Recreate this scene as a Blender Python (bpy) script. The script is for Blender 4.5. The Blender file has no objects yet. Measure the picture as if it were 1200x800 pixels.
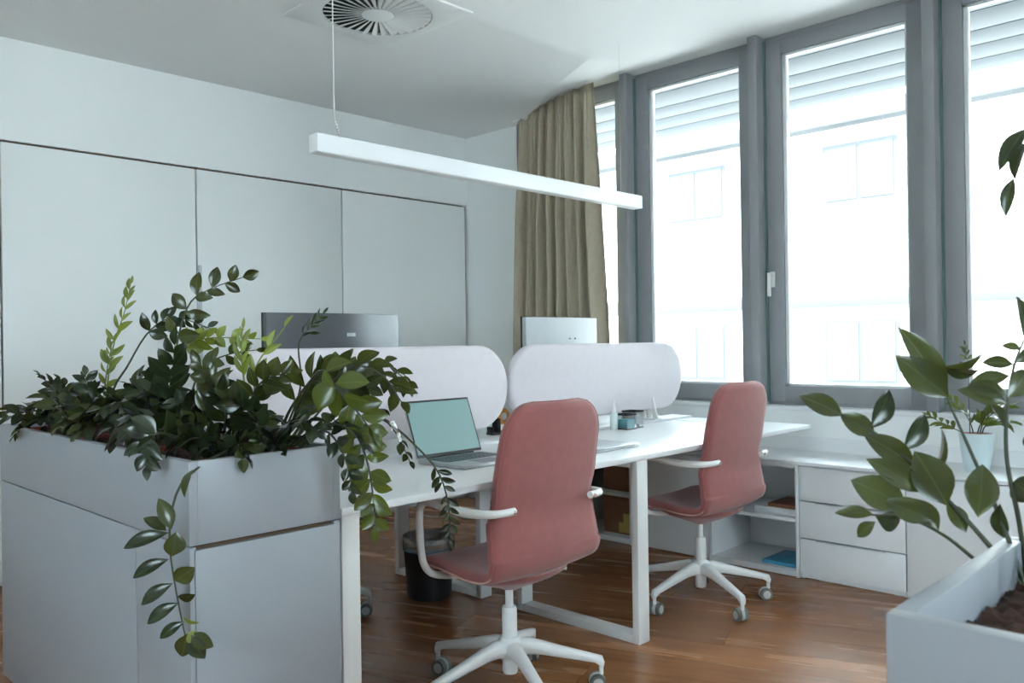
import bpy, bmesh, math, random
from mathutils import Vector, Matrix
random.seed(7)
PI = math.pi
SC = bpy.context.scene
COL = SC.collection

# ------------------------------------------------------------------ camera
F_PX, YAW, PITCH, ROLL, CAM_H = 982.7, math.radians(44.42), math.radians(.087), math.radians(-.818), 1.2
_d = Vector((math.cos(YAW)*math.cos(PITCH), math.sin(YAW)*math.cos(PITCH), math.sin(PITCH)))
_r0 = Vector((math.sin(YAW), -math.cos(YAW), 0)); _u0 = _r0.cross(_d)
_r = _r0*math.cos(ROLL) + _u0*math.sin(ROLL); _u = -_r0*math.sin(ROLL) + _u0*math.cos(ROLL)
cam = bpy.data.cameras.new('camera'); cam_o = bpy.data.objects.new('camera', cam); COL.objects.link(cam_o)
m = Matrix((( _r.x, _u.x, -_d.x, 0), (_r.y, _u.y, -_d.y, 0), (_r.z, _u.z, -_d.z, CAM_H), (0, 0, 0, 1)))
cam_o.matrix_world = m
cam.sensor_width = 36; cam.lens = F_PX/1200*36; cam.clip_start = .05; cam.clip_end = 200
cam.dof.use_dof = True; cam.dof.focus_distance = 3.2; cam.dof.aperture_fstop = 8.0
SC.camera = cam_o
def at(px, py, dep):
    """point seen at pixel (px, py) of the 1200x800 photo at the given depth along the view axis"""
    return Vector((0, 0, CAM_H)) + (_d + _r*((px-600)/F_PX) + _u*((400-py)/F_PX))*dep

# ------------------------------------------------------------------ world, sun, exposure
SC.view_settings.view_transform = 'Standard'; SC.view_settings.look = 'None'
SC.view_settings.gamma = 1; SC.view_settings.use_curve_mapping = False
SC.view_settings.exposure = 0.44
w = bpy.data.worlds.new('overcast_sky'); SC.world = w; w.use_nodes = True
bg = w.node_tree.nodes['Background']; bg.inputs[0].default_value = (.76, .885, 1.0, 1); bg.inputs[1].default_value = 15.5
sun = bpy.data.lights.new('sun', 'SUN'); sun.energy = 14; sun.angle = .03; sun.color = (1, .96, .9)
sun_o = bpy.data.objects.new('sun', sun); COL.objects.link(sun_o)
sun_o.rotation_euler = (math.radians(40), 0, math.radians(-65))      # shines onto the facade across the street

# ------------------------------------------------------------------ materials
def nt(name):
    mt = bpy.data.materials.new(name); mt.use_nodes = True
    return mt, mt.node_tree.nodes, mt.node_tree.links, mt.node_tree.nodes['Principled BSDF']
def mat(name, c, rough=.5, metal=0, noise=.04, scale=8, bump=0, bscale=200, spec=.5, coat=0, sheen=0):
    mt, N, L, b = nt(name)
    tc = N.new('ShaderNodeTexCoord'); nz = N.new('ShaderNodeTexNoise'); nz.inputs['Scale'].default_value = scale
    nz.inputs['Detail'].default_value = 4; L.new(tc.outputs['Object'], nz.inputs['Vector'])
    rp = N.new('ShaderNodeValToRGB')
    rp.color_ramp.elements[0].position = .3; rp.color_ramp.elements[1].position = .7
    rp.color_ramp.elements[0].color = (*[x*(1-noise) for x in c], 1); rp.color_ramp.elements[1].color = (*[min(1, x*(1+noise)) for x in c], 1)
    L.new(nz.outputs['Fac'], rp.inputs[0]); L.new(rp.outputs[0], b.inputs['Base Color'])
    b.inputs['Roughness'].default_value = rough; b.inputs['Metallic'].default_value = metal
    b.inputs['Specular IOR Level'].default_value = spec; b.inputs['Coat Weight'].default_value = coat
    b.inputs['Sheen Weight'].default_value = sheen
    if bump:
        n2 = N.new('ShaderNodeTexNoise'); n2.inputs['Scale'].default_value = bscale; L.new(tc.outputs['Object'], n2.inputs['Vector'])
        bp = N.new('ShaderNodeBump'); bp.inputs['Strength'].default_value = bump; bp.inputs['Distance'].default_value = .002
        L.new(n2.outputs['Fac'], bp.inputs['Height']); L.new(bp.outputs[0], b.inputs['Normal'])
    return mt
def wood_mat():
    mt, N, L, b = nt('floor_wood')
    tc = N.new('ShaderNodeTexCoord'); oi = N.new('ShaderNodeObjectInfo')
    ad = N.new('ShaderNodeVectorMath'); ad.operation = 'MULTIPLY_ADD'
    cb = N.new('ShaderNodeCombineXYZ')
    for k in range(3): L.new(oi.outputs['Random'], cb.inputs[k])
    ad.inputs[1].default_value = (37, 23, 11); L.new(cb.outputs[0], ad.inputs[0]); L.new(tc.outputs['Object'], ad.inputs[2])
    mp = N.new('ShaderNodeMapping'); mp.vector_type = 'TEXTURE'
    mp.inputs['Rotation'].default_value = (0, 0, math.radians(21)); mp.inputs['Scale'].default_value = (.16, 1.5, 1)
    L.new(ad.outputs[0], mp.inputs['Vector'])
    nz = N.new('ShaderNodeTexNoise'); nz.inputs['Scale'].default_value = 2.4; nz.inputs['Detail'].default_value = 3; nz.inputs['Distortion'].default_value = .15
    L.new(mp.outputs[0], nz.inputs['Vector'])
    rp = N.new('ShaderNodeValToRGB'); e = rp.color_ramp.elements
    e[0].position = .25; e[0].color = (.22, .085, .033, 1); e[1].position = .80; e[1].color = (.42, .185, .070, 1)
    L.new(nz.outputs['Fac'], rp.inputs[0])
    hs = N.new('ShaderNodeHueSaturation'); mr = N.new('ShaderNodeMapRange')
    mr.inputs['To Min'].default_value = .74; mr.inputs['To Max'].default_value = 1.2
    L.new(oi.outputs['Random'], mr.inputs['Value']); L.new(mr.outputs[0], hs.inputs['Value']); L.new(rp.outputs[0], hs.inputs['Color'])
    L.new(hs.outputs[0], b.inputs['Base Color'])
    r2 = N.new('ShaderNodeMapRange'); r2.inputs['To Min'].default_value = .25; r2.inputs['To Max'].default_value = .29
    L.new(nz.outputs['Fac'], r2.inputs['Value']); L.new(r2.outputs[0], b.inputs['Roughness'])
    return mt
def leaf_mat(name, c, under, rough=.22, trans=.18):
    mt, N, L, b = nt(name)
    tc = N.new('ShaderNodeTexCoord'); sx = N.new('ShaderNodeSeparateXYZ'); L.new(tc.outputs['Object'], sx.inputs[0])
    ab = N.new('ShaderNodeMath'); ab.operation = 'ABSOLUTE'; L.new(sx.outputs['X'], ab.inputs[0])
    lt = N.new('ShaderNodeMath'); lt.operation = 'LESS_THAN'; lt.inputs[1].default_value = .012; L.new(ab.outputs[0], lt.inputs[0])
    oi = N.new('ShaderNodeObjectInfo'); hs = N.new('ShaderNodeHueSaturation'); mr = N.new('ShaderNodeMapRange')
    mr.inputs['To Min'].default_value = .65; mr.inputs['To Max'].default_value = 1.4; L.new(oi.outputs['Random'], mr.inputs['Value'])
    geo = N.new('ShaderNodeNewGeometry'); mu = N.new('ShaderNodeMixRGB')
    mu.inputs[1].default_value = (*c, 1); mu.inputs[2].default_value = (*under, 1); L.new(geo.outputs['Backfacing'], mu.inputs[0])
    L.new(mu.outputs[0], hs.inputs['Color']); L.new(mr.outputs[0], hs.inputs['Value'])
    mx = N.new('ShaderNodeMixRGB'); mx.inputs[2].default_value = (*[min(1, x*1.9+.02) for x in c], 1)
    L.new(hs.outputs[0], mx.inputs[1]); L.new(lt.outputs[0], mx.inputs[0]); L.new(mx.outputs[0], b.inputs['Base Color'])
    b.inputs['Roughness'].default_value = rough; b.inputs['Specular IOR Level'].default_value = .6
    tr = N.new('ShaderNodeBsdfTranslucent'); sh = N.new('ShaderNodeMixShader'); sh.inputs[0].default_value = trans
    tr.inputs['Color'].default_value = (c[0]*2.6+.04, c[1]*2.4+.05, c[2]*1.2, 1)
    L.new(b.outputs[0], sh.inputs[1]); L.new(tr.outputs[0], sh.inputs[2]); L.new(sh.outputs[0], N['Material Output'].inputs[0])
    return mt
def glass_mat():
    mt, N, L, b = nt('window_glass')
    t = N.new('ShaderNodeBsdfTransparent'); t.inputs[0].default_value = (.93, .97, .96, 1)
    g = N.new('ShaderNodeBsdfGlossy'); g.inputs['Roughness'].default_value = .02
    f = N.new('ShaderNodeFresnel'); f.inputs[0].default_value = 1.35
    x = N.new('ShaderNodeMixShader'); L.new(f.outputs[0], x.inputs[0]); L.new(t.outputs[0], x.inputs[1]); L.new(g.outputs[0], x.inputs[2])
    L.new(x.outputs[0], N['Material Output'].inputs[0]); return mt
def clear_plastic():
    mt, N, L, b = nt('smoky_acrylic')
    t = N.new('ShaderNodeBsdfTransparent'); t.inputs[0].default_value = (.88, .89, .90, 1)
    g = N.new('ShaderNodeBsdfGlossy'); g.inputs['Roughness'].default_value = .08
    x = N.new('ShaderNodeMixShader'); x.inputs[0].default_value = .12; L.new(t.outputs[0], x.inputs[1]); L.new(g.outputs[0], x.inputs[2])
    L.new(x.outputs[0], N['Material Output'].inputs[0]); return mt
def liner_mat():
    mt, N, L, b = nt('clear_bin_liner')
    t = N.new('ShaderNodeBsdfTransparent'); t.inputs[0].default_value = (.8, .8, .8, 1)
    d = N.new('ShaderNodeBsdfDiffuse'); d.inputs[0].default_value = (.5, .5, .5, 1)
    g = N.new('ShaderNodeBsdfGlossy'); g.inputs['Roughness'].default_value = .2
    x = N.new('ShaderNodeMixShader'); x.inputs[0].default_value = .5; L.new(d.outputs[0], x.inputs[1]); L.new(g.outputs[0], x.inputs[2])
    y = N.new('ShaderNodeMixShader'); y.inputs[0].default_value = .55; L.new(t.outputs[0], y.inputs[1]); L.new(x.outputs[0], y.inputs[2])
    L.new(y.outputs[0], N['Material Output'].inputs[0]); return mt
def screen_mat():
    mt, N, L, b = nt('teal_screen')
    b.inputs['Base Color'].default_value = (.02, .05, .05, 1); b.inputs['Roughness'].default_value = .25
    b.inputs['Emission Color'].default_value = (.27, .46, .47, 1); b.inputs['Emission Strength'].default_value = .5
    return mt
M = {
 'wall': mat('wall_paint', (.86, .875, .865), .6, noise=.012, scale=1.5, bump=.03, bscale=90),
 'panel': mat('wall_panel', (.86, .875, .865), .38, noise=.01, scale=1.2),
 'gap': mat('shadow_gap', (.13, .09, .06), .9, spec=.1),
 'ceil': mat('ceiling_paint', (.86, .86, .855), .75, noise=.01, scale=1.5, bump=.03, bscale=70),
 'frame': mat('window_frame_grey', (.26, .265, .275), .45, noise=.03),
 'seal': mat('window_seal', (.10, .17, .16), .5),  # dark green colour for the shade beside the window posts
 'bead': mat('glazing_bead', (.72, .74, .74), .3),
 'glass': glass_mat(), 'wood': wood_mat(),
 'white': mat('white_laminate', (.78, .79, .80), .42, noise=.01, scale=3),
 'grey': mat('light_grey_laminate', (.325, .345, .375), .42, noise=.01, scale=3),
 'metal': mat('white_powder_coat', (.80, .80, .79), .4, noise=.01),
 'plast': mat('white_plastic', (.80, .79, .77), .45, noise=.01),
 'desk': mat('white_desk_laminate', (.80, .81, .82), .30, noise=.01),
 'pink': mat('pink_upholstery', (.30, .088, .083), .8, noise=.06, scale=30, bump=.18, bscale=700, sheen=.35),
 'pipe': mat('pale_piping', (.60, .36, .30), .7),
 'caster': mat('caster_grey', (.13, .14, .13), .5), 'cwhite': mat('caster_cap', (.55, .56, .54), .45),
 'steel': mat('steel', (.6, .6, .6), .25, 1), 'silver': mat('brushed_aluminium', (.52, .54, .56), .32, .85),
 'dark': mat('dark_plastic', (.018, .019, .022), .4), 'black': mat('black_plastic', (.008, .008, .009), .5),
 'felt': mat('felt_screen', (.68, .625, .655), .95, noise=.02, scale=30, bump=.12, bscale=700, spec=.1, sheen=.3),
 'curtain': mat('curtain_linen', (.46, .40, .30), .9, noise=.05, scale=40, bump=.2, bscale=600, spec=.1),
 'lamp': mat('lamp_white', (.86, .87, .88), .45, noise=.005),
 'mgrey': mat('monitor_dark_grey', (.12, .125, .135), .28, .6), 'msilver': mat('monitor_silver', (.52, .54, .56), .45, 0),
 'screen': screen_mat(), 'soil': mat('dark_mulch', (.05, .022, .015), .95, noise=.5, scale=40, bump=1, bscale=80),
 'terra': mat('terracotta_liner', (.20, .04, .025), .7, noise=.1),
 'lamb': mat('warm_card', (.26, .125, .06), .8, noise=.08, scale=12), 'yellow': mat('yellow_paper', (.62, .48, .17), .8),
 'paper': mat('paper_white', (.80, .82, .85), .8), 'blue': mat('blue_plastic', (.07, .33, .52), .5), 'tape': mat('orange_tape', (.75, .33, .07), .5),
 'teal': mat('teal_notes', (.03, .40, .44), .6), 'acr': clear_plastic(), 'liner': liner_mat(),
 'bottle': mat('milky_bottle', (.70, .78, .78), .35), 'pot': mat('pale_pot', (.62, .74, .76), .4), 'brown': mat('brown_book', (.28, .12, .07), .7),
 'stem': mat('stem_green', (.036, .043, .018), .45, noise=.2, scale=30), 'stemy': mat('stem_young', (.20, .26, .07), .45, noise=.1, scale=30),
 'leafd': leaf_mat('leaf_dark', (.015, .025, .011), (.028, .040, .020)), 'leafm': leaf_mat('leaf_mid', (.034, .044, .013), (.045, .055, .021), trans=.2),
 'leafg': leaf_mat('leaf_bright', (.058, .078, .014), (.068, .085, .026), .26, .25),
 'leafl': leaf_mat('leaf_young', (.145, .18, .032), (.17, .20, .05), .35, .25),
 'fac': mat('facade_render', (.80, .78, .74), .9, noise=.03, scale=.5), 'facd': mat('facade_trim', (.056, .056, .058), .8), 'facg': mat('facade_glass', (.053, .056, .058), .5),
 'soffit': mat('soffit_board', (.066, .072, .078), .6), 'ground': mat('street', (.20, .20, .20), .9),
}

# ------------------------------------------------------------------ helpers
def tag(o, label=None, cat=None, group=None, kind=None):
    if label: o['label'] = label
    if cat: o['category'] = cat
    if group: o['group'] = group
    if kind: o['kind'] = kind
    return o
def mk(name, bm, mt, parent=None, smooth=None, loc=None, recalc=True):
    me = bpy.data.meshes.new(name)
    if recalc: bmesh.ops.recalc_face_normals(bm, faces=bm.faces)
    bm.to_mesh(me); bm.free()
    me.materials.append(M[mt] if isinstance(mt, str) else mt)
    if smooth is not None:
        me.polygons.foreach_set('use_smooth', [True]*len(me.polygons))
        if smooth < 179:
            me.set_sharp_from_angle(angle=math.radians(smooth))
    o = bpy.data.objects.new(name, me); COL.objects.link(o)
    if loc is not None: o.location = loc
    if parent is not None: setparent(o, parent)
    return o
def setparent(o, p):
    o.parent = p
    if p.get('_origin') is not None:
        o.matrix_parent_inverse = Matrix.Translation(-Vector(p['_origin']))
def empty(name, loc=(0, 0, 0), world_children=True):
    o = bpy.data.objects.new(name, None); COL.objects.link(o); o.location = loc
    o.empty_display_size = .1
    if world_children: o['_origin'] = list(loc)
    return o
def bm_box(x0, x1, y0, y1, z0, z1, bev=0, bm=None, seg=2):
    b = bmesh.new()
    bmesh.ops.create_cube(b, size=1)
    for v in b.verts: v.co = Vector(((x0+x1)/2+v.co.x*(x1-x0), (y0+y1)/2+v.co.y*(y1-y0), (z0+z1)/2+v.co.z*(z1-z0)))
    if bev: bmesh.ops.bevel(b, geom=b.edges[:], offset=bev, segments=seg, affect='EDGES', profile=.5)
    return b if bm is None else merge(bm, b)
def merge(bm, b):
    me = bpy.data.meshes.new('tmp'); b.to_mesh(me); b.free(); bm.from_mesh(me); bpy.data.meshes.remove(me); return bm
def box(name, dims, mt, parent=None, bev=.002, smooth=35):
    return mk(name, bm_box(*dims, bev=bev), mt, parent, smooth)
def smooth_path(pts, n):
    """Catmull-Rom through pts, n samples"""
    P = [Vector(p) for p in pts]; P = [P[0]*2-P[1]] + P + [P[-1]*2-P[-2]]
    out = []; S = len(P)-3
    for i in range(n):
        t = i/(n-1)*S; k = min(int(t), S-1); t -= k
        a, b, c, d = P[k:k+4]
        out.append(.5*((2*b)+(c-a)*t+(2*a-5*b+4*c-d)*t*t+(3*b-a-3*c+d)*t**3))
    return out
def bm_tube(pts, rad, seg=8, bm=None, flat=None, up=None, cap=True):
    """tube along pts; rad number or list; flat=(w,h) makes an elliptical/flat section using up"""
    b = bmesh.new(); n = len(pts); rings = []
    pts = [Vector(p) for p in pts]; prev = None
    for i, p in enumerate(pts):
        t = (pts[min(i+1, n-1)]-pts[max(i-1, 0)]).normalized()
        if up is not None: s = t.cross(up)
        elif prev is None:
            s = t.cross(Vector((0, 0, 1)))
            if s.length < .1: s = t.cross(Vector((0, 1, 0)))
        else: s = prev - t*prev.dot(t)
        s.normalize(); prev = s; q = s.cross(t)
        r = rad[i] if isinstance(rad, (list, tuple)) else rad
        a, c = (r, r) if flat is None else (flat[0]*r, flat[1]*r)
        rings.append([b.verts.new(p + s*math.cos(2*PI*k/seg)*a + q*math.sin(2*PI*k/seg)*c) for k in range(seg)])
    for i in range(n-1):
        for k in range(seg): b.faces.new((rings[i][k], rings[i][(k+1) % seg], rings[i+1][(k+1) % seg], rings[i+1][k]))
    if cap: b.faces.new(rings[0][::-1]); b.faces.new(rings[-1])
    return b if bm is None else merge(bm, b)
def bm_lathe(prof, seg=24, center=(0, 0, 0), bm=None, sx=1, sy=1):
    b = bmesh.new(); rings = []
    for r, z in prof:
        rings.append([b.verts.new((center[0]+max(r, 1e-5)*math.cos(2*PI*k/seg)*sx, center[1]+max(r, 1e-5)*math.sin(2*PI*k/seg)*sy, center[2]+z)) for k in range(seg)])
    for i in range(len(prof)-1):
        for k in range(seg): b.faces.new((rings[i][k], rings[i][(k+1) % seg], rings[i+1][(k+1) % seg], rings[i+1][k]))
    bmesh.ops.remove_doubles(b, verts=b.verts[:], dist=1e-4)
    return b if bm is None else merge(bm, b)
def bm_prism(poly, z0, z1):
    b = bmesh.new(); lo = [b.verts.new((x, y, z0)) for x, y in poly]; hi = [b.verts.new((x, y, z1)) for x, y in poly]
    n = len(poly); b.faces.new(lo[::-1]); b.faces.new(hi)
    for i in range(n): b.faces.new((lo[i], lo[(i+1) % n], hi[(i+1) % n], hi[i]))
    return b
def copy_tree(o, parent=None):
    c = o.copy(); COL.objects.link(c)
    if parent is not None: c.parent = parent
    for ch in list(o.children): copy_tree(ch, c)
    return c

# ================================================================== the setting
XW, YW = 4.45, 4.84             # window wall plane, panelled wall plane
X0, Y0 = -3.2, -3.2             # rear of the room
# floor: sub floor with diagonal boards as children
fl = tag(mk('floor', bm_box(X0, XW+.3, Y0, YW+.2, -.25, -.004), 'gap'), kind='structure')
FA = math.radians(21); ca, sa = math.cos(FA), math.sin(FA)
def clip(poly):
    for ax, lim, sg in ((0, X0, 1), (0, XW+.02, -1), (1, Y0, 1), (1, YW+.02, -1)):
        out = []
        for i in range(len(poly)):
            a, b = poly[i-1], poly[i]; da, db = (a[ax]-lim)*sg, (b[ax]-lim)*sg
            if (da >= 0) != (db >= 0):
                t = da/(da-db); out.append((a[0]+(b[0]-a[0])*t, a[1]+(b[1]-a[1])*t))
            if db >= 0: out.append(b)
        poly = out
        if len(poly) < 3: return None
    return poly
PWD, PLEN = .19, 2.05
n0 = 3.347 - 40*PWD
for i in range(0, 62):
    u0 = n0 + i*PWD; off = random.random()*PLEN
    if i == 40: off = .565 + 0.0
    for j in range(-6, 6):
        v0 = off + j*PLEN
        g = .0010
        pl = [(u0+g, v0+g), (u0+PWD-g, v0+g), (u0+PWD-g, v0+PLEN-g), (u0+g, v0+PLEN-g)]
        pl = clip([(u*ca - v*sa, u*sa + v*ca) for u, v in pl])
        if pl is None: continue
        area = abs(sum(pl[k-1][0]*pl[k][1]-pl[k][0]*pl[k-1][1] for k in range(len(pl))))/2
        if area < .004: continue
        mk('plank', bm_prism(pl, -.016, random.uniform(-.00006, .0)), 'wood', fl)

# ceiling: flat field at 2.8 m, bending up to the window head
EDGE = [(XW, 4.84), (XW, 4.29), (4.25, 3.93), (4.02, 3.58), (3.84, 3.25), (3.68, 2.93), (3.52, 2.61), (3.335, 2.225), (3.05, 1.5), (2.8, .7), (2.6, -.3), (2.5, -1.5), (2.45, Y0)]
ZC, ZH = 2.80, 2.955
def edge_x(y):
    for (xa, ya), (xb, yb) in zip(EDGE, EDGE[1:]):
        if yb <= y <= ya: return xa+(xb-xa)*(ya-y)/(ya-yb) if ya > yb else xa
    return EDGE[-1][0]
def ceil_z(x, y):
    ex = edge_x(y)
    if x <= ex or y >= 4.29: return ZC
    return ZC + (ZH-ZC)*(x-ex)/(XW-ex)
b = bmesh.new()
fe = smooth_path([(x, y, ZC) for x, y in EDGE[1:]], 49)
row = [Vector((XW, YW, ZC))] + fe
va = [b.verts.new((X0, p.y, ZC)) for p in row]; vb = [b.verts.new(p) for p in row]
for i in range(len(row)-1): b.faces.new((va[i], va[i+1], vb[i+1], vb[i]))
vc = [None, vb[1]] + [b.verts.new((XW, p.y, ZC+(ZH-ZC)*min(1, (4.29-p.y)/.25))) for p in row[2:]]
for i in range(1, len(row)-1):
    fs = [vb[i], vb[i+1], vc[i+1], vc[i]]
    b.faces.new(list(dict.fromkeys(fs)))
for v in (bm_box(X0-.2, XW+.3, Y0-.2, YW+.2, 3.08, 3.3),): merge(b, v)
ceil = tag(mk('ceiling', b, 'ceil', smooth=12), kind='structure')

# walls
b = bm_box(XW, XW+.26, Y0-.2, YW+.2, -.2, .82)
bm_box(XW, XW+.26, Y0-.2, YW+.2, ZH, 3.1, bm=b)
bm_box(XW, XW+.26, 4.285, YW+.2, .82, ZH, bm=b); bm_box(XW, XW+.26, Y0-.2, -2.42, .82, ZH, bm=b)
tag(mk('wall_right', b, 'wall'), kind='structure')
wl = bm_box(X0-.2, XW+.26, YW+.03, YW+.2, -.2, 3.1)
bm_box(X0, XW, YW, YW+.03, 2.275, 3.1, bm=wl)
wl = tag(mk('wall_left', wl, 'wall'), kind='structure')
# walls behind the camera, each with an unseen window added to brighten the room
def added_window_wall(name, ax, a0, a1, w0, w1, z0, z1, n):
    def bx(u0, u1, za, zb, d0, d1, mt=None, bm=None, bev=0):
        dims = (d0, d1, u0, u1, za, zb) if ax == 'x' else (u0, u1, d0, d1, za, zb)
        return bm_box(*dims, bev=bev, bm=bm)
    o0, o1 = (X0-.2, X0) if ax == 'x' else (Y0-.2, Y0)
    b = bx(a0, a1, -.2, z0, o0, o1); bx(a0, a1, z1, 3.1, o0, o1, bm=b); bx(a0, w0, z0, z1, o0, o1, bm=b); bx(w1, a1, z0, z1, o0, o1, bm=b)
    wv = tag(mk(name, b, 'wall'), kind='structure')
    st = (w1-w0)/n; f0 = o0+.06
    for k in range(n):
        u0, u1 = w0+k*st, w0+(k+1)*st
        b = bx(u0, u0+.07, z0, z1, f0, f0+.07); bx(u1-.07, u1, z0, z1, f0, f0+.07, bm=b); bx(u0+.07, u1-.07, z0, z0+.08, f0, f0+.07, bm=b); bx(u0+.07, u1-.07, z1-.08, z1, f0, f0+.07, bm=b)
        fr = mk('sash', b, 'frame', wv); mk('pane', bx(u0+.07, u1-.07, z0+.08, z1-.08, f0+.03, f0+.036), 'glass', fr)
    return wv
added_window_wall('wall_back', 'x', Y0-.2, YW+.2, 0.2, 1.4, .85, 2.7, 1)
added_window_wall('wall_near', 'y', X0-.2, XW+.26, -.2, 1.3, .85, 2.7, 1)
seams = [4.432, 3.291, 2.262, 1.232, .2, -.83, -1.86, -2.89]
for i in range(len(seams)-1):
    p = box('panel', (seams[i+1]+.005, seams[i]-.005, YW-.002, YW+.029, .02, 2.262), 'panel', wl, .0015)
    if i == 1:
        box('handle_strip', (seams[i+1]+.006, seams[i+1]+.026, YW-.010, YW-.003, .1, 1.69), 'msilver', p, .002)
for sx_ in seams[:-1]: box('gap_strip', (sx_-.012, sx_+(.012 if sx_ < 4.4 else .018), YW+.0275, YW+.03, .02, 2.262), 'gap', wl, 0)
box('gap_strip', (X0, 4.436, YW+.026, YW+.03, 2.262, 2.275), 'gap', wl, 0)
tag(box('baseboard_right', (XW-.014, XW, Y0, YW, .0, .66), 'white', None, .003), kind='structure')

# windows
posts = [4.255, 3.315, 2.388, 1.431, .475, -.48, -1.435, -2.39]
XS = 4.54
for k in range(len(posts)-1):
    ya, yb = posts[k+1]+.028, posts[k]-.028          # clear opening between posts
    fr = bm_box(XS+.01, XS+.10, ya-.03, yb+.03, .80, .845, .002); bm_box(XS+.01, XS+.10, ya-.03, yb+.03, 2.915, ZH, .002, bm=fr)
    W = tag(mk('window_%d' % (k+1), fr, 'frame', None, 35), kind='structure')
    box('post', (XW, XS+.10, yb, yb+.056, .815, ZH), 'frame', W, .003)
    box('post_shade_strip', (XS-.012, XS+.0, yb-.012, yb, .84, 2.93), 'seal', W, 0)  # dark strip that paints the shade in the recess beside the post
    y1, y2, z1, z2 = ya+.105, yb-.105, .93, 2.842
    s = bmesh.new()
    for dims in ((ya+.006, y1, .84, 2.925), (y2, yb-.006, .84, 2.925)): bm_box(XS, XS+.07, dims[0], dims[1], dims[2], dims[3], .004, bm=s)
    for dims in ((y1-.002, y2+.002, .84, z1), (y1-.002, y2+.002, z2, 2.925)): bm_box(XS, XS+.07, dims[0], dims[1], dims[2], dims[3], .004, bm=s)
    mk('sash', s, 'frame', W, 35)
    s = bmesh.new()
    bw = .014
    for d in ((y1, y1+bw, z1, z2), (y2-bw*1.4, y2, z1, z2), (y1, y2, z1, z1+bw), (y1, y2, z2-bw, z2)): bm_box(XS+.02, XS+.06, d[0], d[1], d[2], d[3], .002, bm=s)
    mk('glazing_bead', s, 'bead', W, 35)
    mk('pane', bm_box(XS+.036, XS+.044, y1+.005, y2-.005, z1+.005, z2-.005), 'glass', W)
    if k == 2:
        h = bm_box(XS-.012, XS, yb-.055, yb-.025, 1.50, 1.59, .004); bm_box(XS-.045, XS-.008, yb-.047, yb-.033, 1.563, 1.577, .003, bm=h)
        bm_box(XS-.056, XS-.040, yb-.050, yb-.030, 1.445, 1.583, .005, bm=h)
        mk('handle', h, 'plast', W, 35)
box_s = tag(box('window_sill', (XW-.02, XS+.02, -2.42, 4.285, .80, .822), 'white', None, .003), kind='structure')
# slatted soffit outside the windows
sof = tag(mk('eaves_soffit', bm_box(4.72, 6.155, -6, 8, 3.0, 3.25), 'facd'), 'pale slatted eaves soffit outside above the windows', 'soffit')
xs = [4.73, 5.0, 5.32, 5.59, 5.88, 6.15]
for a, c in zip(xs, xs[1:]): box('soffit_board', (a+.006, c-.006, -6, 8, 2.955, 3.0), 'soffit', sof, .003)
# house across the street
hb = empty('town_house', (18, 4, -4)); tag(hb, 'sunlit pale house facade across the street beyond the windows', 'building')
box('wall', (18, 19, -16, 30, -4, 9), 'fac', hb, 0)
box('cornice', (17.6, 18, -16, 30, 5.75, 6.1), 'facd', hb, .02)
box('string_course', (17.85, 18, -16, 30, 1.88, 2.22), 'facd', hb, .02)
box('roof', (17.4, 19, -16, 30, 9, 9.3), 'facd', hb, .02)
for yy in range(-14, 30, 4):
    for za, zb in ((4.1, 5.4), (.2, 1.6), (-2.8, -1.2)):
        o = box('window', (17.97, 18.02, yy+.4, yy+2.0, za, zb), 'facd', hb, 0)
        for q in range(2): box('pane', (17.955, 17.975, yy+.48+q*.76, yy+1.16+q*.76, za+.08, zb-.08), 'facg', o, 0)
tag(mk('street_ground', bm_box(4.75, 60, -40, 50, -4.4, -4.0), 'ground'), kind='structure')

# ================================================================== desks and dividers
DX0, DX1, DY0, DY1, DYC = 1.32, 4.23, 1.96, 3.54, 2.75
bd = empty('bench_desk', (2.765, DYC, 0)); tag(bd, 'long white bench desk with flat steel loop legs between the planter and the window', 'desk')
box('tabletop', (DX0, DX1, DY0, 2.675, .727, .75), 'desk', bd, .003)
box('tabletop', (DX0, DX1, 2.825, DY1, .727, .75), 'desk', bd, .003)
box('channel_cover', (DX0, DX1, 2.682, 2.818, .742, .762), 'desk', bd, .003)
box('cable_tray', (DX0+.1, DX1-.3, 2.66, 2.84, .64, .65), 'metal', bd, .002)
for x, fw in ((1.324, .060), (2.702, .07)):
    for ya, yb in ((1.968, 2.64), (2.875, 3.53)):
        s = bm_box(x, x+fw, ya, ya+.032, .0, .727, .002); bm_box(x, x+fw, yb-.032, yb, .0, .727, .002, bm=s)
        bm_box(x+.001, x+fw-.001, ya+.03, yb-.03, .0, .032, .002, bm=s); bm_box(x+.001, x+fw-.001, ya+.03, yb-.03, .697, .727, .002, bm=s)
        mk('leg_frame', s, 'metal', bd, 35)
for y in (2.3, 3.2):
    box('rail', (1.38, 4.1, y-.02, y+.02, .69, .727), 'metal', bd, .002)
for y in (2.42, 3.1):
    box('end_support', (4.06, 4.14, y, y+.2, .587, .727), 'metal', bd, .002)

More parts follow.
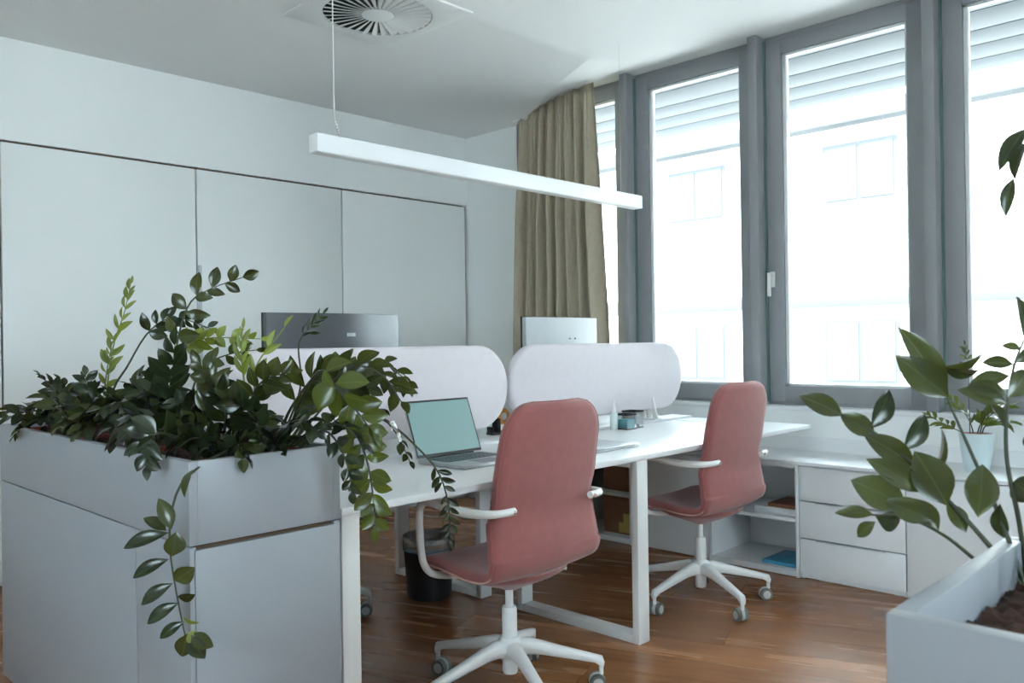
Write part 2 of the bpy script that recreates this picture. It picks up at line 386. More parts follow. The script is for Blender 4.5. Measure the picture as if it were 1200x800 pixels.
def rounded_slab(x0, x1, z0, z1, r, yc, th):
    b = bmesh.new(); out = []
    for cx, cz, a0 in ((x1-r, z1-r, 0), (x0+r, z1-r, 90), (x0+r, z0+r, 180), (x1-r, z0+r, 270)):
        for k in range(13):
            a = math.radians(a0+k*7.5); out.append((cx, cz, math.cos(a), math.sin(a)))
    rings = []
    e = .016
    for yy, ins in ((-th/2, e), (-th/2+.004, e*.4), (-th/2+.013, 0), (th/2-.013, 0), (th/2-.004, e*.4), (th/2, e)):
        rings.append([b.verts.new((cx+(r-ins)*c, yc+yy, cz+(r-ins)*s)) for cx, cz, c, s in out])
    n = len(out)
    for i in range(5):
        for k in range(n): b.faces.new((rings[i][k], rings[i][(k+1) % n], rings[i+1][(k+1) % n], rings[i+1][k]))
    b.faces.new(rings[0][::-1]); b.faces.new(rings[-1]); return b
for x0, x1, fx, lab in ((1.335, 2.756, (1.65, 2.44), 'rounded pale pink felt desk divider behind the laptop'),
                        (2.772, 4.2, (3.09, 3.895), 'rounded pale pink felt desk divider between pen holders and the window')):
    t = empty('desk_divider', ((x0+x1)/2, DYC, .762)); tag(t, lab, 'divider')
    mk('panel', rounded_slab(x0, x1, .815, 1.19, .183, DYC, .05), 'felt', t, 50)
    for fx_ in fx:
        for sg in (-1, 1):
            b = bmesh.new(); th = .004
            pr = [(sg*.026, .763), (sg*.062, .763), (sg*.060, .775), (sg*.030, .885), (sg*.026, .885)]
            vs = [[b.verts.new((fx_+dx, DYC+yy, zz)) for yy, zz in pr] for dx in (-th, th)]
            b.faces.new(vs[0]); b.faces.new(vs[1][::-1])
            for k in range(5): b.faces.new((vs[0][k], vs[0][(k+1) % 5], vs[1][(k+1) % 5], vs[1][k]))
            mk('bracket', b, 'plast', t)
        box('bracket_foot', (fx_-.03, fx_+.03, DYC-.062, DYC+.062, .762, .768), 'plast', t, .001)
        box('bracket_stem', (fx_-.012, fx_+.012, DYC-.008, DYC+.008, .766, .83), 'plast', t, .001)

# monitors seen from behind, standing on the far desk
def monitor(x0, x1, yb, ztop, h, curve, mt, lab, logo):
    xc = (x0+x1)/2; w = (x1-x0)/2
    t = empty('monitor', (xc, yb+.06, .75)); tag(t, lab, 'monitor')
    def slab(ya, yc, ins, zb, zt, n=20):
        b = bmesh.new(); R = []
        for i in range(n+1):
            u = -1+2*i/n; x = xc+u*(w-ins); dy = curve*u*u
            R.append([b.verts.new((x, ya+dy, zb)), b.verts.new((x, yc+dy, zb)), b.verts.new((x, yc+dy, zt)), b.verts.new((x, ya+dy, zt))])
        for i in range(n):
            for k in range(4): b.faces.new((R[i][k], R[i][(k+1) % 4], R[i+1][(k+1) % 4], R[i+1][k]))
        b.faces.new(R[0][::-1]); b.faces.new(R[-1]); return b
    mk('back_shell', slab(yb, yb+.028, .004, ztop-h+.004, ztop-.003), mt, t, 30)
    fr = mk('bezel', slab(yb+.028, yb+.036, 0, ztop-h, ztop), 'black', t, 30)
    mk('display', slab(yb+.0355, yb+.0375, .01, ztop-h+.02, ztop-.01), 'dark', fr, 30)
    if logo:
        for i in range(4):
            xx = xc+.028+i*.011
            box('logo_letter', (xx, xx+.008, yb-.0015, yb+.004, ztop-.098, ztop-.083), 'msilver', t, 0)
    for dx in (.03, .075) if logo else (.02, .065):
        mk('port_dot', bm_lathe([(0, -.001), (.004, -.001), (.004, .003)], 8, (0, 0, 0)), 'dark', t).matrix_basis = Matrix.Translation((xc+dx, yb-.0005, ztop-.147 if logo else ztop-.118)) @ Matrix.Rotation(PI/2, 4, 'X')
    b = bm_box(xc-.05, xc+.05, yb-.05, yb+.0, ztop-h*.62, ztop-h*.42, .006); bm_box(xc-.03, xc+.03, yb-.055, yb-.03, .765, ztop-h*.45, .006, bm=b)
    mk('stand_arm', b, 'msilver', t, 35)
    box('stand_base', (xc-.13, xc+.13, yb-.10, yb+.12, .75, .765), 'msilver', t, .004)
    return t
monitor(1.690, 2.352, 2.985, 1.335, .37, .035, 'mgrey', 'dark grey curved monitor back above the felt divider with the laptop', True)
monitor(3.20, 3.80, 3.005, 1.337, .35, .03, 'msilver', 'silver monitor back in front of the beige curtain', False)

# ================================================================== office chairs
def make_chair():
    root = empty('office_chair', (0, 0, 0), False)
    # centre line of the shell (y forward, z up): top of back -> lumbar -> bulge -> seat -> front lip
    cl = [(-.240, 1.010), (-.236, .97), (-.225, .90), (-.209, .82), (-.195, .74), (-.182, .68), (-.180, .625), (-.188, .575), (-.193, .53),
          (-.188, .492), (-.168, .465), (-.125, .450), (-.06, .447), (.0, .451), (.07, .458), (.13, .460), (.175, .452), (.205, .432), (.217, .412)]
    C = smooth_path([(0, y, z) for y, z in cl], 151); n = len(C)
    def width(i):
        t = i/(n-1)
        zb = C[i].z
        if t < .47: w = .228 + (.262-.228)*max(0, min(1, (1.0-zb)/.5))**1.3   # back, wider towards the seat
        else: w = .262 - (.262-.238)*max(0, (t-.5)/.5)
        if zb > .64 and t < .47: w -= .012*math.exp(-((zb-.69)/.05)**2)
        d = (C[i]-C[0]).length
        if t < .25 and d < .12: w = w-.115 + .115*math.sqrt(max(0, 1-((.12-d)/.12)**2))
        d = (C[i]-C[-1]).length
        if t > .75 and d < .13: w = w-.085 + .085*math.sqrt(max(0, 1-((.13-d)/.13)**2))
        return w
    TH = .019
    rings = []; outer_edge = []; K = 9
    for i, p in enumerate(C):
        tg = (C[min(i+1, n-1)]-C[max(i-1, 0)]).normalized()
        nr = Vector((0, -tg.z, tg.y))            # outward: rear of back, under the seat
        if i < n*.4 and nr.y > 0: nr = -nr
        if i > n*.6 and nr.z > 0: nr = -nr
        if n*.4 <= i <= n*.6 and (nr.y*1+nr.z*1) > 0: nr = -nr
        w = width(i); t = i/(n-1)
        dd = min((p-C[0]).length, (p-C[-1]).length); th = TH*min(1, .5+.5*math.sqrt(dd/.022))
        cup = (.020 if t < .45 else .012)
        ring = []
        for k in range(-K, K+1):                  # outer face
            u = k/K; ring.append(Vector((u*(w-.010), 0, 0)) + p + nr*(th - cup*u*u))
        ring.append(Vector((w, 0, 0)) + p + nr*(.2*th-cup))
        ring.append(Vector((w-.002, 0, 0)) + p + nr*(-.5*th-cup))
        for k in range(K, -K-1, -1):              # inner face, softly padded
            u = k/K; ring.append(Vector((u*(w-.014), 0, 0)) + p - nr*(th + cup*u*u*.9 + .004*(1-u*u)))
        ring.append(Vector((-w+.002, 0, 0)) + p + nr*(-.5*th-cup))
        ring.append(Vector((-w, 0, 0)) + p + nr*(.2*th-cup))
        rings.append(ring)
        outer_edge.append((Vector((w-.002, 0, 0)) + p + nr*(.62*th-cup), Vector((-w+.002, 0, 0)) + p + nr*(.62*th-cup)))
    cut = int(n*.53)
    def shell(i0, i1):
        b = bmesh.new(); R = [[b.verts.new(q) for q in rings[i]] for i in range(i0, i1+1)]; mlen = len(R[0])
        for i in range(len(R)-1):
            for k in range(mlen): b.faces.new((R[i][k], R[i][(k+1) % mlen], R[i+1][(k+1) % mlen], R[i+1][k]))
        b.faces.new(R[0][::-1]); b.faces.new(R[-1]); return b
    bk = mk('backrest', shell(0, cut), 'pink', root, 80)
    st = mk('seat', shell(cut, n-1), 'pink', root, 80)
    top = [outer_edge[i][1] for i in range(cut, -1, -2)] + [Vector((x*width(0), 0, 0)) + C[0] + Vector((0, -.62*TH*.55+.020*x*x, .001)) for x in (-.75, -.5, -.25, 0, .25, .5, .75)] + [outer_edge[i][0] for i in range(0, cut+1, 2)]
    mk('piping', bm_tube(top, .0026, 6), 'pink', bk, 180)
    for s in (0, 1): mk('piping', bm_tube([outer_edge[i][s] for i in range(cut, n, 2)], .0032, 6), 'pipe', st, 180)
    # padded cover under the seat, narrowing to the column
    prof = [(0, .362), (.032, .362), (.05, .371), (.10, .390), (.155, .413), (.185, .430), (.19, .445), (0, .452)]
    mk('under_seat_cover', bm_lathe(prof, 28, (0, -.01, 0), sx=1.15, sy=.95), 'pink', root, 60)
    mk('tilt_lever', bm_tube([(.10, -.07, .425), (.16, -.09, .415), (.185, -.10, .405)], .006, 8), 'plast', root, 60)
    # column and hub
    mk('gas_lift', bm_lathe([(0, .28), (.014, .28), (.014, .37), (0, .37)], 20), 'metal', root, 40)
    mk('column', bm_lathe([(0, .068), (.024, .068), (.026, .074), (.026, .288), (.023, .296), (0, .296)], 24), 'metal', root, 40)
    mk('hub', bm_lathe([(0, .118), (.034, .118), (.040, .128), (.042, .178), (.032, .194), (0, .194)], 24), 'metal', root, 40)
    for k in range(5):
        a = math.radians(29+72*k); c, s = math.cos(a), math.sin(a)
        R = Matrix.Rotation(a, 4, 'Z')
        # arm of the star: flat beam that slopes outward and turns down at the tip
        prof = [(.025, .152, .024, .029), (.06, .158, .021, .028), (.11, .150, .019, .023), (.18, .133, .0175, .019), (.25, .117, .0165, .016), (.292, .107, .0155, .014), (.314, .098, .0145, .016), (.322, .083, .012, .012)]
        b = bmesh.new(); RR = []
        for x, z, hw, hh in prof:
            pts = []
            for q in range(12):
                an = 2*PI*q/12; cx, cz = math.cos(an), math.sin(an)
                pts.append(b.verts.new((x + (cz*hh*.35 if x > .3 else 0), math.copysign(abs(cx)**.6, cx)*hw, z+math.copysign(abs(cz)**.6, cz)*hh)))
            RR.append(pts)
        for i in range(len(RR)-1):
            for q in range(12): b.faces.new((RR[i][q], RR[i][(q+1) % 12], RR[i+1][(q+1) % 12], RR[i+1][q]))
        b.faces.new(RR[0][::-1]); b.faces.new(RR[-1])
        lg = mk('star_leg', b, 'metal', root, 50); lg.matrix_local = R
        ca_ = mk('caster', bm_lathe([(0, .052), (.008, .052), (.008, .086), (0, .086)], 12, (.315, 0, 0)), 'metal', root, 40)
        ca_.matrix_local = Matrix.Translation((.315*c, .315*s, 0)) @ Matrix.Rotation(random.uniform(-.6, .6)+a, 4, 'Z') @ Matrix.Translation((-.315, 0, 0))
        hood = bm_tube([(.300+.0, -.006, .030), (.300, .006, .030)], .0285, 18)
        mk('hood', hood, 'cwhite', ca_, 40)
        for sg in (-1, 1):
            wb = bm_tube([(.300, sg*.008, .028), (.300, sg*.024, .028)], .0275, 20); wh = mk('wheel', wb, 'caster', ca_, 40)
            mk('hub_cap', bm_tube([(.300, sg*.024, .028), (.300, sg*.0255, .028)], .018, 16), 'cwhite', ca_, 40)
    # armrests
    for s in (-1, 1):
        pth = smooth_path([(s*.185, -.212, .676), (s*.235, -.208, .676), (s*.270, -.176, .674), (s*.283, -.09, .672), (s*.283, .02, .680), (s*.282, .09, .684), (s*.279, .130, .664),
                           (s*.274, .143, .60), (s*.270, .143, .52), (s*.262, .136, .465), (s*.235, .12, .432), (s*.16, .09, .418), (s*.08, .06, .412)], 64)
        rad = []
        for i in range(64):
            t = i/63; rad.append(.0125 if t < .1 else (.0125+.0025*min(1, (t-.1)*8) if t < .5 else .0125))
        ar = mk('armrest', bm_tube(pth, rad, 12), 'plast', root, 70)
        bo = mk('bolt', bm_lathe([(0, 0), (.006, 0), (.006, .003), (.003, .0045), (0, .0045)], 12), 'steel', ar, 40)
        bo.matrix_local = Matrix.Translation((s*.196, -.2255, .676)) @ Matrix.Rotation(PI/2, 4, 'X')
    return root
ch = make_chair()
for i, (x, y, rz, lab) in enumerate(((2.046, 2.036, 0, 'pink upholstered swivel chair with white star base in front of the open laptop'),
                                     (3.352, 2.092, 0, 'pink upholstered swivel chair with white star base beside the low window cabinet'),
                                     (2.012, 3.318, math.radians(134.5), 'swivel chair mostly hidden behind the planter, one caster showing left of the bin'))):
    c = ch if i == 0 else copy_tree(ch)
    c.location = (x, y, 0); c.rotation_euler = (0, 0, rz); tag(c, lab, 'chair', 'swivel chairs around the bench desk')

# ================================================================== low cabinets along the window
CX0, CX1, CT = 4.0, 4.43, .585
ctop = tag(box('worktop', (CX0-.005, CX1+.004, -.65, 4.0, .567, CT), 'white', None, .002), 'long white worktop over the low cabinets under the windows', 'worktop')
mod = .515
ys = [1.925+mod*k for k in range(-8, 5)]
kinds = {-1: 'drawers', 0: 'open', 1: 'door', 2: 'open', 3: 'door'}
labs = {'drawers': 'low white cabinet with three drawers between the open shelf and plain door',
        0: 'low white open shelf cabinet holding papers beside the three drawers', 2: 'low white open shelf cabinet holding brown boxes under the desk',
        1: 'low white cabinet with plain front between the two open shelves', 3: 'low white cabinet with plain front beside the brown box shelf',
        -2: 'low white cabinet with a plain door under the flower pot, next to the drawers', -3: 'second plain-door low white cabinet past the drawers',
        -4: 'third plain-door low white cabinet past the drawers', -5: 'fourth plain-door low white cabinet past the drawers'}
for k in range(-5, 4):
    ya = 1.925+mod*k; yb = ya+mod; kd = kinds.get(k, 'door'); th = .018
    cb = empty('cabinet', (CX0, (ya+yb)/2, 0))
    lab = labs.get(kd, labs.get(k)) if kd == 'drawers' else labs[k]
    tag(cb, lab, 'cabinet', 'low cabinets under the windows')
    fx = CX0+.02 if kd != 'open' else CX0
    s = bm_box(fx, CX1, ya+.001, ya+th, 0, .566, .001); bm_box(fx, CX1, yb-th, yb-.001, 0, .566, .001, bm=s)
    bm_box(CX1-.012, CX1, ya+th, yb-th, 0, .566, bm=s); bm_box(fx, CX1, ya+th, yb-th, .004, .034, bm=s); bm_box(fx, CX1, ya+th, yb-th, .55, .566, bm=s)
    mk('carcass', s, 'white', cb, 35)
    if kd == 'open':
        box('shelf', (CX0+.004, CX1-.012, ya+th, yb-th, .275, .293), 'white', cb, .001)
    elif kd == 'drawers':
        for z0, z1 in ((.03, .200), (.206, .386), (.392, .562)):
            d = box('drawer', (CX0, CX0+.02, ya+.003, yb-.003, z0, z1), 'white', cb, .002)
            box('handle', (CX0-.012, CX0+.004, ya+.09, yb-.09, z1-.003, z1+.001), 'msilver', d, .0005)
    else:
        d = box('door', (CX0, CX0+.02, ya+.003, yb-.003, .012, .562), 'white', cb, .002)
# things in and on the cabinets
y = 1.925
tag(box('paper_stack', (4.06, 4.33, 1.955, 2.20, .293, .325), 'paper', None, .002), 'stack of white papers on the open cabinet shelf', 'papers')
tag(box('notebook', (4.07, 4.30, 1.96, 2.13, .3252, .345), 'brown', None, .003), 'brown notebook on top of the white paper stack', 'notebook')
tag(box('folder', (4.04, 4.30, 1.96, 2.15, .034, .052), 'blue', None, .003), 'blue folder lying on the bottom of the open cabinet', 'folder')
for z, lab in ((.034, 'brown cardboard storage box with yellow label on the lower shelf'), (.293, 'brown cardboard storage box on the upper shelf')):
    t = empty('shelf_block', (4.22, 3.10, z)); tag(t, lab, 'box', 'boxes in the open cabinet')
    h = .225 if z < .1 else .20
    box('body', (4.08, 4.36, 2.985, 3.225, z, z+h), 'lamb', t, .004)
    box('lid', (4.075, 4.365, 2.982, 3.228, z+h-.03, z+h), 'lamb', t, .003)
    if z < .1:
        b = bm_box(4.077, 4.0801, 3.0, 3.11, z+.01, z+.07); bm_box(4.0765, 4.0802, 3.03, 3.075, z+.07, z+.125, bm=b)
        mk('label', b, 'yellow', t)
tag(box('shelf_block', (4.10, 4.36, 3.24, 3.42, .293, .50), 'dark', None, .004), 'dark block for the shaded cabinet interior beside brown box on upper shelf', 'box', 'boxes in the open cabinet')  # dark block painted as the shade inside the open cabinet

# ================================================================== curtain
def curtain():
    n, mz = 150, 26; b = bmesh.new(); G = []
    for j in range(mz+1):
        v = j/mz; row = []
        for i in range(n+1):
            u = i/n
            yt = 4.155+(3.475-4.155)*u; yb_ = 4.255+(3.385-4.255)*u
            fl = min(1, v*1.35)
            yy = yt+(yb_-yt)*fl
            amp = .016+.040*min(1, v*3)*(.75+.35*math.sin(u*13+2))
            ph = u*2*PI*8.5 + .9*math.sin(u*9+1.3) + .25*math.sin(v*3+u*20)
            xx = 4.335 + amp*math.sin(ph) + .010*math.sin(ph*2.7+v*2) + .008*math.sin(u*70)*(1-v)
            yy += .012*math.sin(ph*1.0+1.2)
            zt = ceil_z(xx, yy)-.012
            row.append(b.verts.new((min(xx, XW-.03), yy, zt+(.60-zt)*v)))
        G.append(row)
    for j in range(mz):
        for i in range(n): b.faces.new((G[j][i], G[j][i+1], G[j+1][i+1], G[j+1][i]))
    return b
cu = mk('curtain', curtain(), 'curtain', None, 180); tag(cu, 'beige pleated linen curtain drawn to the end of the window wall', 'curtain')
so = cu.modifiers.new('solid', 'SOLIDIFY'); so.thickness = .004
hd = bm_tube([(4.335, 4.2-.04*i, ceil_z(4.335, 4.2-.04*i)-.012) for i in range(18)], .008, 8)
mk('curtain_track', hd, 'plast', cu, 60)

# ================================================================== pendant lamp and ceiling diffuser
t = empty('pendant_lamp', (2.78, 2.75, 2.0)); tag(t, 'long slim white linear pendant lamp hanging over the desks', 'lamp')
bx = box('housing', (1.75, 3.81, 2.715, 2.775, 1.930, 2.0), 'lamp', t, .003)
box('end_cap', (1.744, 1.75, 2.716, 2.774, 1.931, 1.999), 'lamp', bx, .001); box('end_cap', (3.81, 3.816, 2.716, 2.774, 1.931, 1.999), 'lamp', bx, .001)
box('diffuser', (1.76, 3.80, 2.722, 2.768, 1.9285, 1.931), 'plast', bx, 0)
cab = [(1.868, 2.745, 2.0), (1.855, 2.745, 2.03), (1.842, 2.745, 2.08), (1.838, 2.745, 2.16)]
cab = smooth_path(cab, 14) + [Vector((1.838, 2.745, 2.16+.64*k/6)) for k in range(1, 7)]
mk('power_cord', bm_tube(cab, .0024, 8), 'plast', t, 180)
for k in range(7):
    p = cab[2+k]; mk('cord_clip', bm_lathe([(0, -.004), (.0042, -.003), (.0042, .003), (0, .004)], 8, p), 'steel', t, 60)
mk('suspension_wire', bm_tube([(3.66, 2.745, 2.0), (3.66, 2.745, ceil_z(3.66, 2.745))], .0006, 5), 'steel', t)
mk('ceiling_cup', bm_lathe([(0, 2.775), (.02, 2.775), (.022, 2.8), (0, 2.8)], 16, (1.838, 2.745, 0)), 'plast', t, 40)

VX, VY, VS, VR = 2.450, 3.275, .325, .262
t = empty('ceiling_diffuser', (VX, VY, ZC)); tag(t, 'square white swirl air diffuser with radial blades in the ceiling', 'air vent')
b = bmesh.new(); n = 64
def sq(a, s):
    c, d = math.cos(a), math.sin(a); k = s/max(abs(c), abs(d)); return c*k, d*k
R = []
for fn, z in ((lambda a: sq(a, VS), ZC), (lambda a: sq(a, VS), ZC-.008), (lambda a: sq(a, VS-.012), ZC-.014), (lambda a: (VR*math.cos(a), VR*math.sin(a)), ZC-.014), (lambda a: (VR*math.cos(a), VR*math.sin(a)), ZC-.001)):
    R.append([b.verts.new((VX+fn(PI/4+2*PI*k/n)[0], VY+fn(PI/4+2*PI*k/n)[1], z)) for k in range(n)])
for i in range(4):
    for k in range(n): b.faces.new((R[i][k], R[i][(k+1) % n], R[i+1][(k+1) % n], R[i+1][k]))
mk('plate', b, 'metal', t, 35)
mk('duct_backing', bm_lathe([(0, ZC-.0012), (VR, ZC-.0012), (VR, ZC-.0005), (0, ZC-.0005)], 40, (VX, VY, 0)), 'black', t)
mk('hub', bm_lathe([(0, ZC-.019), (.07, ZC-.018), (.078, ZC-.014), (.078, ZC-.002), (0, ZC-.002)], 32, (VX, VY, 0)), 'metal', t, 35)
nb = 32
for k in range(nb):
    b = bmesh.new(); rows = []
    for r, tw in ((.074, .0075), (.12, .011), (.18, .016), (.235, .0195), (.258, .020)):
        rows.append((b.verts.new((r, tw, -.016)), b.verts.new((r, -tw*.25, -.011)), b.verts.new((r, -tw*.72, -.002)), b.verts.new((r, tw*.9, -.0135))))
    for a, c in zip(rows, rows[1:]):
        for q in range(4): b.faces.new((a[q], a[(q+1) % 4], c[(q+1) % 4], c[q]))
    b.faces.new(rows[0][::-1]); b.faces.new(rows[-1])
    if k == 0: bl = mk('blade', b, 'metal', t); o = bl
    else: b.free(); o = bl.copy(); COL.objects.link(o)
    o.matrix_basis = Matrix.Translation((VX, VY, ZC)) @ Matrix.Rotation(2*PI*k/nb, 4, 'Z')

# ================================================================== things on the desk
t = empty('laptop', (2.17, 2.33, .75)); tag(t, 'open silver laptop with a teal screen on the white desk', 'laptop')
box('base', (2.0, 2.335, 2.205, 2.465, .751, .765), 'silver', t, .004)
kb = box('keyboard', (2.03, 2.305, 2.325, 2.445, .7648, .7658), 'dark', t, 0)
for r in range(5):
    for c in range(13):
        box('key', (2.033+c*.021, 2.050+c*.021, 2.328+r*.0232, 2.347+r*.0232, .7656, .7668), 'mgrey', kb, 0)
box('touchpad', (2.11, 2.225, 2.22, 2.305, .7645, .7654), 'mgrey', t, 0)
Rl = Matrix.Translation((0, 2.468, .768)) @ Matrix.Rotation(math.radians(-21), 4, 'X')
lid = box('lid', (2.0, 2.335, 0, .008, 0, .228), 'silver', t, .003); lid.matrix_basis = Rl
bz = box('bezel', (2.002, 2.333, -.0012, .0005, .002, .226), 'black', lid, 0)
box('screen', (2.008, 2.327, -.0020, -.0010, .012, .218), 'screen', bz, 0)
mk('hinge', bm_tube([(2.05, 2.468, .767), (2.285, 2.468, .767)], .006, 10), 'dark', t, 60)
t = empty('closed_laptop', (2.80, 2.16, .75)); tag(t, 'closed grey laptop lying on the desk behind the chair', 'laptop')
cl_ = box('base', (2.60, 2.93, 2.12, 2.35, .751, .759), 'silver', t, .003); ld = box('lid', (2.60, 2.93, 2.12, 2.35, .7595, .766), 'silver', t, .003)
t = empty('spray_bottle', (3.42, 2.63, .75)); tag(t, 'small milky bottle with a pointed cap beside the pen holders', 'bottle')
mk('body', bm_lathe([(0, .75), (.018, .75), (.0205, .755), (.0205, .822), (.017, .834), (.010, .838), (0, .838)], 20, (3.42, 2.63, 0)), 'bottle', t, 40)
mk('cap', bm_lathe([(0, .838), (.011, .838), (.010, .858), (.005, .875), (.003, .905), (0, .906)], 16, (3.42, 2.63, 0)), 'plast', t, 40)
def holder(x0, x1, y0, y1, h, fill, lab):
    t = empty('pen_holder', ((x0+x1)/2, (y0+y1)/2, .75)); tag(t, lab, 'pen holder'); e = .004
    for d in ((x0, x1, y0, y0+e), (x0, x1, y1-e, y1), (x0, x0+e, y0+e, y1-e), (x1-e, x1, y0+e, y1-e)): box('side', (*d, .751, .75+h), 'acr', t, 0)
    box('bottom', (x0, x1, y0, y1, .750, .754), 'dark', t, 0)
    for d in ((x0, x1, y0, y0+e), (x0, x1, y1-e, y1), (x0, x0+e, y0, y1), (x1-e, x1, y0, y1)): box('rim', (*d, .75+h-.006, .75+h+.001), 'dark', t, 0)
    return t
holder(3.435, 3.51, 2.555, 2.635, .078, True, 'smoky acrylic box holding teal sticky notes on the desk')
tag(box('sticky_notes', (3.442, 3.503, 2.562, 2.628, .7545, .80), 'teal', None, .001), 'block of teal sticky notes inside the acrylic box', 'notes')
holder(3.525, 3.60, 2.575, 2.66, .088, False, 'taller smoky acrylic pen box nearer the window')
tag(box('clip_box', (3.545, 3.58, 2.59, 2.645, .7545, .768), 'dark', None, .002), 'dark paper clips lying in the taller acrylic box', 'clips')
t = empty('tape_dispenser', (2.905, 2.95, .75)); tag(t, 'black tape dispenser with an orange tape roll between the dividers', 'tape dispenser')
b = bm_box(2.845, 2.985, 2.925, 2.975, .75, .765, .004); bm_box(2.88, 2.905, 2.93, 2.97, .76, .83, .005, bm=b); bm_box(2.845, 2.857, 2.93, 2.97, .76, .79, .003, bm=b)
mk('body', b, 'black', t, 35)
mk('roll', bm_tube([(2.93, 2.935, .838), (2.93, 2.962, .838)], .040, 26), 'tape', t, 40)
mk('core', bm_tube([(2.93, 2.932, .838), (2.93, 2.965, .838)], .018, 20), 'paper', t, 40)
t = empty('charger', (3.26, 2.655, .75)); tag(t, 'small white charger block with a dark plug by the divider', 'charger')
box('block', (3.235, 3.285, 2.63, 2.67, .75, .775), 'plast', t, .005); mk('plug', bm_tube([(3.26, 2.65, .775), (3.26, 2.65, .797)], .009, 10), 'dark', t, 40)
for i, (dx, dy, rz, mt, lab) in enumerate(((4.10, 2.58, .1, 'paper', 'white paper sheet on the window end of the desk'), (4.06, 2.64, -.15, 'teal', 'pale blue leaflet by the divider at the desk end'))):
    s = .10 if i == 0 else .03
    o = box('paper_sheet', (-s, s, -.055 if i else -.07, .03 if i else .07, 0, .0012), mt if i == 0 else 'pot', None, 0); o.location = (dx, dy, .7502+i*.0014); o.rotation_euler = (0, 0, rz); tag(o, lab, 'paper')

# waste bin
t = empty('waste_bin', (2.575, 3.10, 0)); tag(t, 'black waste bin with a clear liner and blue band under the desk', 'bin')
BC = (2.575, 3.10, 0)
mk('body', bm_lathe([(0, .004), (.098, .004), (.104, .0), (.106, .012), (.121, .285), (.117, .285), (.102, .02), (0, .016)], 36, BC), 'dark', t, 45)
mk('liner', bm_lathe([(.1215, .225), (.1235, .235), (.1245, .262), (.1235, .288), (.120, .292), (.116, .288), (.112, .22), (.100, .04)], 36, BC), 'liner', t, 45)
mk('band', bm_lathe([(.1185, .226), (.1225, .226), (.1235, .246), (.1195, .246)], 36, BC), 'blue', t, 45)

# ================================================================== planters
ZP, ZJ = .925, .722
def planter(x0, x1, y0, y1, cablab, boxlab, seam_y, endseam):
    cb = empty('storage_cabinet', ((x0+x1)/2, (y0+y1)/2, 0)); tag(cb, cablab, 'cabinet')
    box('carcass', (x0+.018, x1-.018, y0+.018, y1-.018, 0.0, ZJ-.006), 'gap', cb, 0)
    # outer boards with thin joints between them
    ysn = [y0+.003, seam_y, y1-.003]
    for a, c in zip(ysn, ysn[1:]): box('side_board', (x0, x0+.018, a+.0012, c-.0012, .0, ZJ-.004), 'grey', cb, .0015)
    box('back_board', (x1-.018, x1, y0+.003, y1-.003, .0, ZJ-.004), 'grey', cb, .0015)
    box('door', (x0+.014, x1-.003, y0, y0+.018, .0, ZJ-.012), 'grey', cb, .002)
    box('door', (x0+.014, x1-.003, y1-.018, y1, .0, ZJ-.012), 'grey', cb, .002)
    box('corner_edge', (x0, x0+.0105, y0, y0+.004, .0, ZJ-.006), 'grey', cb, .001)
    pb = empty('planter_box', ((x0+x1)/2, (y0+y1)/2, ZJ)); tag(pb, boxlab, 'planter')
    e = .022
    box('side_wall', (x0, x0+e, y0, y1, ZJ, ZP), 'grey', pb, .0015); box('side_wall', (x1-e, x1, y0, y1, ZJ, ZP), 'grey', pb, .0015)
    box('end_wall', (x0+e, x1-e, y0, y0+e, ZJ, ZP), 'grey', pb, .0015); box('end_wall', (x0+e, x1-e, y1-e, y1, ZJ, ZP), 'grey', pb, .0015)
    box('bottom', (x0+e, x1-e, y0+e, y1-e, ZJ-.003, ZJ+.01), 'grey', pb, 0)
    return pb
LP = (.889, 1.316, 1.962, 3.54); RP = (.857, 1.300, -1.25, .323)
pbl = planter(*LP, 'white storage cabinet below the leafy planter box at the desk end', 'long white planter box with plants, set on the cabinet by the desk', 2.285, True)
pbr = planter(*RP, 'white storage cabinet below the planter box facing the drawers', 'white planter box with dark mulch across the aisle from the desk', -.4, True)
for pb, P, zs in ((pbl, LP, .893), (pbr, RP, .874)):
    n, mm = 44, 150; b = bmesh.new(); G = []
    for j in range(mm+1):
        G.append([b.verts.new((P[0]+.024+(P[1]-P[0]-.048)*i/n, P[2]+.024+(P[3]-P[2]-.048)*j/mm, zs+random.uniform(-.004, .004)+.004*math.sin(i*.7)*math.sin(j*.45))) for i in range(n+1)])
    for j in range(mm):
        for i in range(n): b.faces.new((G[j][i], G[j][i+1], G[j+1][i+1], G[j+1][i]))
    mk('mulch', b, 'soil', pb)['kind'] = 'stuff'
# terracotta liner rims just inside the left planter
for k in range(3):
    ya = LP[2]+.03+k*.508; x0, x1, yb = LP[0]+.026, LP[1]-.026, ya+.5
    b = bmesh.new()
    for d in ((x0, x1, ya, ya+.006), (x0, x1, yb-.006, yb), (x0, x0+.006, ya, yb), (x1-.006, x1, ya, yb)): bm_box(*d, .80, .908, bm=b)
    mk('liner_tray', b, 'terra', pbl)

